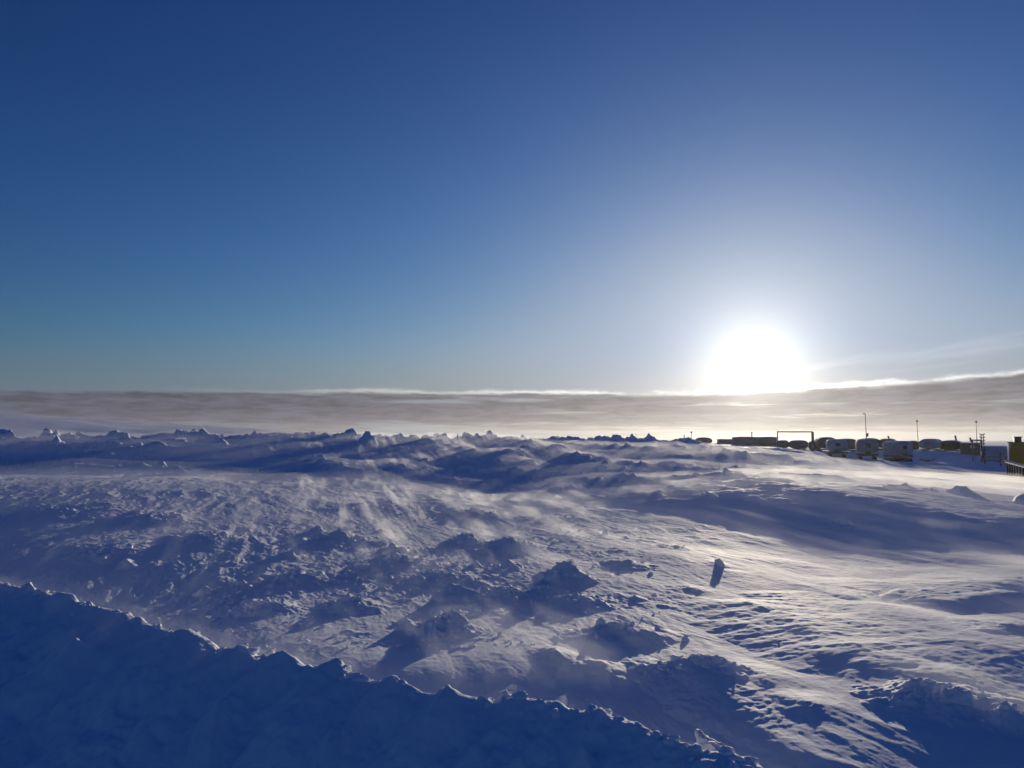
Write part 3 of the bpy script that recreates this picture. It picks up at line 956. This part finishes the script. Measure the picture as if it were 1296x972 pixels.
def hut(u0, u1, v0, v1, D, depth, body, roof_mat, label, yaw=0.0, name='flat_hut', cat='hut', windows=(), vents=(), band=None, over=.12):
    """flat roofed hut; u0..u1, v0..v1 is its near face"""
    k = D / F
    W, H = (u1 - u0) * k, (v1 - v0) * k
    p = at_dist((u0 + u1) / 2, v1, D)
    t = thing(name, label, cat, p, R(yaw) - math.atan2(p.x, p.y))
    bm = bmesh.new()
    box(bm, (0, depth / 2, H / 2 - .4), (W, depth, H + .8 - .22), None, .03)
    for q in range(int(W / .6)):
        box(bm, (-W / 2 + .3 + q * .6, -.012, H / 2 - .06), (.07, .03, H - .24))
    wl = link('wall', bm, body, t)
    bm = bmesh.new()
    box(bm, (0, depth / 2, H - .07), (W + over, depth + over, .14), None, .03)
    rf = link('roof', bm, roof_mat, t)
    bm = bmesh.new()
    r = bmesh.ops.create_grid(bm, x_segments=14, y_segments=8, size=.5)
    for vv in bm.verts:
        e = min(1, (.5 - max(abs(vv.co.x), abs(vv.co.y))) * 7)
        vv.co = Vector((vv.co.x * W * .98, depth / 2 + vv.co.y * depth * .98, H + .005 + .11 * max(0, e) ** .5 * (.8 + .2 * math.sin(vv.co.x * 9 + vv.co.y * 7))))
    link('snow_cap', bm, M_SNOWCAP, rf, True)
    for a, b, c, d in windows:
        bm = bmesh.new()
        box(bm, ((a - (u0 + u1) / 2 + b - (u0 + u1) / 2) / 2 * k, -.03, (v1 - (c + d) / 2) * k), ((b - a) * k, .08, (d - c) * k), None, .01)
        link('window', bm, M_LAMP, wl)
    if band:
        a, b, c, d = band
        bm = bmesh.new()
        box(bm, (((a + b) - (u0 + u1)) / 2 * k, -.06, (v1 - (c + d) / 2) * k), ((b - a) * k, .10, (d - c) * k), None, .02)
        link('cladding_panel', bm, M_OCHRE, wl)
    for a, hh in vents:
        bm = bmesh.new()
        tube(bm, [(((a - (u0 + u1) / 2)) * k, depth * .4, H - .1), (((a - (u0 + u1) / 2)) * k, depth * .4, H + hh)], .09)
        box(bm, (((a - (u0 + u1) / 2)) * k, depth * .4, H + hh + .05), (.42, .42, .10))
        link('vent', bm, M_DARK, rf)
    return t


hut(928, 982, 553.4, 568, 150, 6, M_GREYBROWN, M_DARK, 'long low grey building with a brown lower front under the sun', name='long_building', cat='building', band=(946, 981, 561, 567), vents=((952, .9),))
hut(908, 928, 556.2, 563.5, 160, 5, M_GREYBROWN, M_BROWN, 'low brown-roofed hut against the left end of the long building')
hut(859, 873, 555.0, 562, 158, 4, M_GREYBROWN, M_BROWN, 'tiny dark-roofed hut on the skyline beside the thin pole with a knob on top', vents=((866, .5),))
hut(1217, 1239, 561, 573, 118, 4, M_BROWN, M_DARK, 'flat dark brown hut with one pale window behind the right gate', windows=((1228, 1233, 563.4, 567.5),))
hut(1246.5, 1273, 565.4, 586, 108, 5, M_BLUE, M_BLUE, 'pale blue flat-topped container behind the rail fence', name='shipping_container', cat='container', over=.02)


# ---------------------------------------------------------------- masts and poles
def mast(u, v_top, v_foot, D, label, r=.06, arm=0.0, box_v=None, name='lamp_mast', cat='lamp mast', head=True, lean=0.0, group=None):
    p = at_dist(u, v_foot, D)
    p.z -= .3
    H = (v_foot - v_top) / F * D + .3
    t = thing(name, label, cat, p, 0, group)
    bm = bmesh.new()
    tube(bm, [(0, 0, 0), (lean * .5, 0, H * .5), (lean, 0, H)], [r * 1.25, r, r * .7])
    link('pole', bm, M_DARK, t, True)
    if arm:
        bm = bmesh.new()
        tube(bm, [(lean, 0, H - .05), (lean + arm * .6, 0, H + .02), (lean + arm, 0, H - .02)], r * .7)
        a = link('lamp_arm', bm, M_DARK, t, True)
        bm = bmesh.new()
        box(bm, (lean + arm * 1.15, 0, H - .06), (abs(arm) * .7, .24, .14), None, .03)
        link('lamp_head', bm, M_DARK, a)
    elif head:
        bm = bmesh.new()
        box(bm, (lean, -.02, H + .08), (r * 5, r * 4, r * 4), None, .02)
        box(bm, (lean, -.02, H + .08 + r * 3), (r * 3, r * 6, r * 1.2), None, .01)
        link('lamp_head', bm, M_DARK, t)
    if box_v:
        z = (v_foot - box_v) / F * D + .3
        bm = bmesh.new()
        box(bm, (.02, -.16, z), (.30, .24, .42), None, .03)
        box(bm, (.12, -.20, z + .25), (.2, .2, .2), None, .02)
        link('junction_box', bm, M_DARK, t)
    return t


mast(1097.5, 523.5, 574, 126, 'tall lamp mast with a short arm and a grey box, rising behind the cream cabin', .07, -.22, 551, lean=-.12)
mast(1163, 534, 574, 126, 'thin plain lamp pole between the large pale cabin and the white cabin', .05, lean=-.14)
mast(1237, 535, 574, 118, 'thin pole with a small square head behind the flat dark hut', .05)
mast(875.2, 548, 563, 160, 'short thin pole with a knob on top, left under the sun', .06, name='signal_pole', cat='pole')
mast(789.5, 553.4, 561, 110, 'short dark stake standing on the far snow hump left of the sun', .05, head=False, name='marker_stake', cat='stake')
mast(579.3, 549.2, 556, 83, 'small dark stake on top of the snow bank in the middle', .05, head=False, name='marker_stake', cat='stake')


def floodlight(u, v_top, v_foot, D, tilt, label):
    p = at_dist(u, v_foot, D)
    H = (v_foot - v_top) / F * D
    t = thing('floodlight', label, 'floodlight', p, 0, 'small floodlights over the cabin roofs')
    bm = bmesh.new()
    tube(bm, [(0, 0, 0), (0, 0, H * .9)], .035)
    box(bm, (0, 0, .03), (.25, .25, .06))
    link('pole', bm, M_DARK, t)
    bm = bmesh.new()
    rot = Matrix.Rotation(R(tilt), 3, 'Y')
    box(bm, (0, 0, H * .82), (.20, .22, H * .44), rot, .03)
    box(bm, (-.08, -.02, H * .98), (.28, .10, .05), rot)
    link('lamp_head', bm, M_DARK, t)


floodlight(1126, 552.4, 571, 140, -24, 'small tilted floodlight over the ochre cabin')
floodlight(1210.5, 552.0, 573, 130, -12, 'small tilted floodlight over the brown round-topped cabin')
floodlight(1229.3, 554.4, 571, 132, -20, 'small tilted floodlight over the flat dark hut')


def gate(u0, u1, v_top, v_foot, D, label, bulky=None):
    k = D / F
    p = at_dist((u0 + u1) / 2, v_foot, D)
    W, H = (u1 - u0) * k, (v_foot - v_top) * k
    t = thing('pipe_gate', label, 'gate', p, R(-3) - math.atan2(p.x, p.y))
    for s in (-1, 1):
        bm = bmesh.new()
        r = .085 if s == -1 else .12
        tube(bm, [(s * W / 2, 0, -.5), (s * W / 2, 0, H)], r)
        if s == bulky:
            tube(bm, [(s * W / 2 + s * .18, .1, -.5), (s * W / 2 + s * .18, .1, H * .92)], .07)
            box(bm, (s * W / 2 + s * .08, .05, H * .55), (.34, .3, .5), None, .03)
            box(bm, (s * W / 2 + s * .08, .05, H * .93), (.40, .26, .22), None, .03)
        link('post', bm, M_GALV, t, False)
    bm = bmesh.new()
    tube(bm, [(-W / 2 - .1, 0, H), (0, 0, H - .03), (W / 2 + .1, 0, H - .02)], .085)
    tube(bm, [(-W / 2 - .1, .25, H + .05), (W / 2 + .1, .25, H + .02)], .04)
    link('crossbar', bm, M_GALV, t)
    return t


gate(985.6, 1026.8, 546.6, 568, 122, 'wide rust-brown pipe gate spanning the track under the sun', 1)
gate(1232.4, 1242.2, 557.2, 584, 106, 'narrow dark pipe gate beside the pole with cross-arms', -2)


def utility_pole():
    D = 105
    k = D / F
    p = at_dist(1244.4, 585, D)
    H = (585 - 549.5) * k
    t = thing('utility_pole', 'dark twin-legged pole with many short cross-arms near the right edge', 'pole', p, R(-20))
    bm = bmesh.new()
    for s in (-1, 1):
        tube(bm, [(s * .16, 0, -.5), (s * .12, 0, H)], .055)
    for q in range(9):
        z = .3 + q * (H - .6) / 8
        tube(bm, [(-.15, 0, z), (.15, 0, z + .32)], .025, 6)
    link('pole', bm, M_DARK, t)
    for q in range(6):
        z = H - .05 - q * .42
        bm = bmesh.new()
        box(bm, (0, 0, z), (.62 if q < 4 else .5, .08, .07))
        for s in (-1, 1):
            tube(bm, [(s * .27, 0, z), (s * .27, 0, z + .17)], .035, 6)
        link('cross_arm', bm, M_DARK, t)
    bm = bmesh.new()
    box(bm, (.05, -.16, .9), (.5, .25, .9), None, .03)
    link('switch_box', bm, M_DARK, t)


utility_pole()


def fence():
    D = 103
    k = D / F
    p = at_dist(1258, 587, D)
    t = thing('rail_fence', 'low dark two-rail fence in front of the pale blue container', 'fence', p, -math.atan2(p.x, p.y))
    for u, top, wd in ((1248.5, 577, .07), (1265, 573.5, .10), (1271, 579, .07)):
        bm = bmesh.new()
        tube(bm, [((u - 1258) * k, 0, -.5), ((u - 1258) * k, 0, (587 - top) * k)], wd)
        link('post', bm, M_DARK, t)
    for dv, sl in ((578.6, -.6), (583.6, .3)):
        bm = bmesh.new()
        z = (587 - dv) * k
        tube(bm, [((1245 - 1258) * k, -.05, z), (0, -.05, z + .03), ((1273 - 1258) * k, -.05, z - sl * k)], .045)
        link('rail', bm, M_DARK, t)


fence()


def scrap(u, v, D, pts, r, label):
    p = at_dist(u, v, D)
    p.z = ground_z(p.x, p.y)
    bm = bmesh.new()
    k = D / F
    tube(bm, [((a) * k, .3 * math.sin(i * 2.1), b * k) for i, (a, b) in enumerate(pts)], r)
    o = link('scrap_pipe', bm, M_DARK, None, True, p)
    tag(o, label, 'scrap', 'dark scrap sticking out of the snow slope')


scrap(1169, 578.5, 109, [(-5, 1.6), (-2, 2.2), (1, .9), (3, 1.9)], .12, 'short bent dark scrap pipe in the snow, left one of two')
scrap(1177, 577.5, 109, [(-4, .6), (-1, 1.5), (2, 2.3), (6, 3.4)], .11, 'longer rising dark scrap pipe in the snow, right one of two')


def timber_pallet():
    p = at_dist(1141, 583.5, 107)
    p.z = max(p.z, ground_z(p.x, p.y)) + .05
    t = thing('timber_sledge', 'dark low timber sledge half buried before the large pale cabin', 'sledge', p, R(30))
    for s in (-1, 1):
        bm = bmesh.new()
        box(bm, (s * .6, 0, 0), (.16, 2.4, .22), None, .03)
        link('runner', bm, M_TIMBER, t)
    for q in range(5):
        bm = bmesh.new()
        box(bm, (0, -.95 + q * .47, .16), (1.5, .28, .09), None, .015)
        link('plank', bm, M_TIMBER, t)


timber_pallet()


# ---------------------------------------------------------------- olive building on piles at the right edge
def pile_building():
    a, b = Vector((46.3, 70, 0)), Vector((57.7, 92, 0))
    d = (b - a).normalized()                     # along the visible long wall
    nrm = Vector((d.y, -d.x, 0))                 # into the building (to the right)
    rz = math.atan2(d.y, d.x) - math.pi / 2      # local +Y runs along the wall
    L, Wd, zf, zt = (b - a).length, 8.0, .98, 3.08
    t = thing('pile_building', 'olive green boarded building raised on dark piles at the right edge', 'building', (a.x, a.y, 0), rz)
    bm = bmesh.new()
    box(bm, (Wd / 2 + .15, L / 2, (zf + zt) / 2), (Wd - .3, L - .2, zt - zf))
    nb = 11
    for q in range(nb):
        z = zf + (q + .5) * (zt - zf) / nb
        box(bm, (-.02, L / 2, z), (.05, L, (zt - zf) / nb * .86), Matrix.Rotation(R(4), 3, 'Y'))
        box(bm, (Wd / 2, -.02 + L + .01, z), (Wd, .05, (zt - zf) / nb * .86))
        box(bm, (Wd / 2, -.02, z), (Wd, .05, (zt - zf) / nb * .86))
    wl = link('wall', bm, M_OLIVE, t)
    bm = bmesh.new()
    box(bm, (Wd / 2, L / 2, zt + .05), (Wd + .3, L + .3, .10), None, .02)
    rf = link('roof', bm, M_OLIVE, t)
    bm = bmesh.new()
    box(bm, (.75, L * .95, zt + .36), (.7, .7, .55), None, .03)
    box(bm, (.75, L * .95, zt + .68), (.9, .9, .09), None, .02)
    link('chimney', bm, M_DARK, rf)
    bm = bmesh.new()
    box(bm, (Wd / 2 - .25, L / 2, zf - .10), (Wd + .4, L + .3, .18), None, .02)
    pf = link('floor_beam', bm, M_TIMBER, t)
    for i in range(10):
        for j in range(2):
            y = .3 + i * (L - .6) / 9 + j * 1.2
            x = -.28 + j * 3.4
            pz = Vector((a.x, a.y, 0)) + d * y + nrm * x
            g0 = ground_z(pz.x, pz.y) - .4
            bm = bmesh.new()
            tube(bm, [(x, y, g0), (x, y, zf - .19)], .10, 9)
            pl = link('pile', bm, M_TIMBER, t, False)
            if j == 0:
                bm = bmesh.new()
                bmesh.ops.create_uvsphere(bm, u_segments=12, v_segments=6, radius=1)
                for vv in bm.verts:
                    vv.co = Vector((x - .10 + vv.co.x * .24, y + vv.co.y * .42, zf - .02 + max(vv.co.z, -.2) * .16))
                link('snow_cap', bm, M_SNOWCAP, pl, True)


pile_building()


# ---------------------------------------------------------------- loose blocks of hard snow
def snow_block(u, v, w, h, label, sx=1.0, lean=0.0, seed=1, sharp=.5, deep=.8):
    z0 = 0.0
    for _ in range(5):
        p = at_z(u, v, z0)
        z0 = ground_z(p.x, p.y)
    k = p.y / F
    W, H = w * k, h * k
    bm = bmesh.new()
    bmesh.ops.create_cube(bm, size=1.0)
    bmesh.ops.subdivide_edges(bm, edges=bm.edges[:], cuts=13, use_grid_fill=True)
    co = np.array([vv.co for vv in bm.verts])
    nn = fbm(co[:, 0] * 2.1 + seed * 3.3, co[:, 2] * 2.1 + co[:, 1] * 1.7, 4, .6, seed=seed)
    n2 = fbm(co[:, 1] * 2.3 + seed, co[:, 2] * 2.0 - co[:, 0] * 1.4, 4, .6, seed=seed + 9)
    n3 = fbm(co[:, 0] * 7 + seed, co[:, 1] * 7 + co[:, 2] * 6, 3, .6, seed=seed + 4)
    rr_ = np.random.RandomState(seed)
    for dn in rr_.normal(0, 1, (10, 3)):
        dn /= np.linalg.norm(dn)
        dist = co @ dn
        co = co - np.outer(np.maximum(dist - rr_.uniform(.34, .52), 0), dn)
    for i, vv in enumerate(bm.verts):
        c = Vector(co[i])
        f = (c.z + .5)
        tap = 1 - sharp * max(0, f) ** 1.2
        q = 1 + .45 * nn[i] + .12 * n3[i]
        vv.co = Vector(((c.x * tap * q + lean * f) * W * sx * 1.15, (c.y * tap * (1 + .5 * n2[i])) * W * deep, (f * (1 + .3 * n2[i]) - .18) * H * 1.1))
    o = link('snow_block', bm, M_SNOWCAP, None, True, (p.x, p.y, z0))
    tag(o, label, 'snow block', 'hard snow blocks lying on the drifts')


snow_block(912, 715, 13, 9, 'upright slab of snow standing alone on the smooth drift with a long shadow', 1.0, -.2, 3, .55, .6)
snow_block(924.5, 661, 9, 6, 'tiny dark snow lump alone on the bright drift above the upright slab', 1, 0, 5, .3)
snow_block(720, 718, 13, 12, 'jagged snow block on top of the tallest central heap', 1, .1, 8, .5)
snow_block(573, 776, 18, 8, 'flat broken snow block on the peak of the cone-shaped heap', 1, 0, 12, .2)
snow_block(904, 972, 44, 40, 'big square snow block at the bottom on the end of the roadside bank', 1, 0, 15, .10, .8)
snow_block(640, 888, 17, 19, 'hooked snow block perched on the crest of the roadside bank', 1, .35, 21, .35)
snow_block(334, 832, 24, 15, 'rounded snow block on the left part of the roadside bank crest', 1, .05, 25, .35)
snow_block(711, 900, 14, 20, 'small snow tooth on the roadside bank right of the hooked block', 1, .1, 28, .4)
snow_block(1204, 884, 34, 16, 'wedge of crusted snow in the rough patch at lower right', 1, .2, 31, .4)


# ---------------------------------------------------------------- crumbs of snow broken from the crests
def build_rubble():
    rnd = np.random.RandomState(5)
    tm = bmesh.new()
    bmesh.ops.create_icosphere(tm, subdivisions=2, radius=1.0)
    tv = np.array([v.co for v in tm.verts])
    tf = np.array([[v.index for v in f.verts] for f in tm.faces])
    tm.free()
    P = []
    crest = RIDGES[0][0]
    for i in range(len(crest) - 1):
        a, b = crest[i], crest[i + 1]
        n = int(np.hypot(*(b - a)[:2]) * 26)
        for _ in range(n):
            f = rnd.rand()
            clump = perlin(np.array([(a[0] + (b[0] - a[0]) * f) * .9]), np.array([7.7]), 12)[0]
            if clump < -.05:
                continue
            q = a + (b - a) * f
            P.append((q[0] + rnd.normal(0, .12), q[1] + rnd.normal(.10, .14), .02 + .06 * rnd.rand() ** 2.2))
    for hx, hy, h, rx, ry, tail, rag in _hb:
        if rag < .45 or h < .12:
            continue
        for _ in range(int(26 * rag)):
            P.append((hx + rnd.normal(0, rx * .3), hy + rnd.normal(-ry * .05, ry * .3), (.02 + .055 * rnd.rand() ** 2.5) * min(1.6, max(.8, hy / 14))))
    for _ in range(900):
        u, v = rnd.normal(560, 120), rnd.uniform(650, 830)
        q = at_z(u, v, 0)
        if perlin(np.array([q.x * .5]), np.array([q.y * .5]), 33)[0] > .05:
            P.append((q.x, q.y, (.018 + .05 * rnd.rand() ** 3) * min(1.8, max(.8, q.y / 15))))
    P = np.array(P)
    Z = height(P[:, 0], P[:, 1])
    V, Fc = [], []
    for i, (px, py, r) in enumerate(P):
        sc3 = np.array([rnd.uniform(.7, 1.5), rnd.uniform(.7, 1.4), rnd.uniform(.55, 1.1)]) * r
        k = rnd.uniform(.55, 1.0, (7, 3)) * 1
        vv = tv.copy()
        for dirn in rnd.normal(0, 1, (7, 3)):
            dirn /= np.linalg.norm(dirn)
            d = vv @ dirn
            lim = rnd.uniform(.45, .85)
            vv = vv - np.outer(np.maximum(d - lim, 0), dirn)
        vv = vv * sc3 * (1 + rnd.normal(0, .05, (len(vv), 1)))
        Fc.append(tf + len(V) * len(tv))
        V.append(vv + (px, py, Z[i] + r * .12))
    me = bpy.data.meshes.new('snow_rubble')
    me.from_pydata(np.concatenate(V).tolist(), [], np.concatenate(Fc).tolist())
    me.update()
    me.materials.append(M_SNOWCAP)
    o = bpy.data.objects.new('snow_rubble', me)
    C.objects.link(o)
    o['kind'] = 'stuff'
    o['label'] = 'small crumbs of hard snow scattered along the crests'


build_rubble()
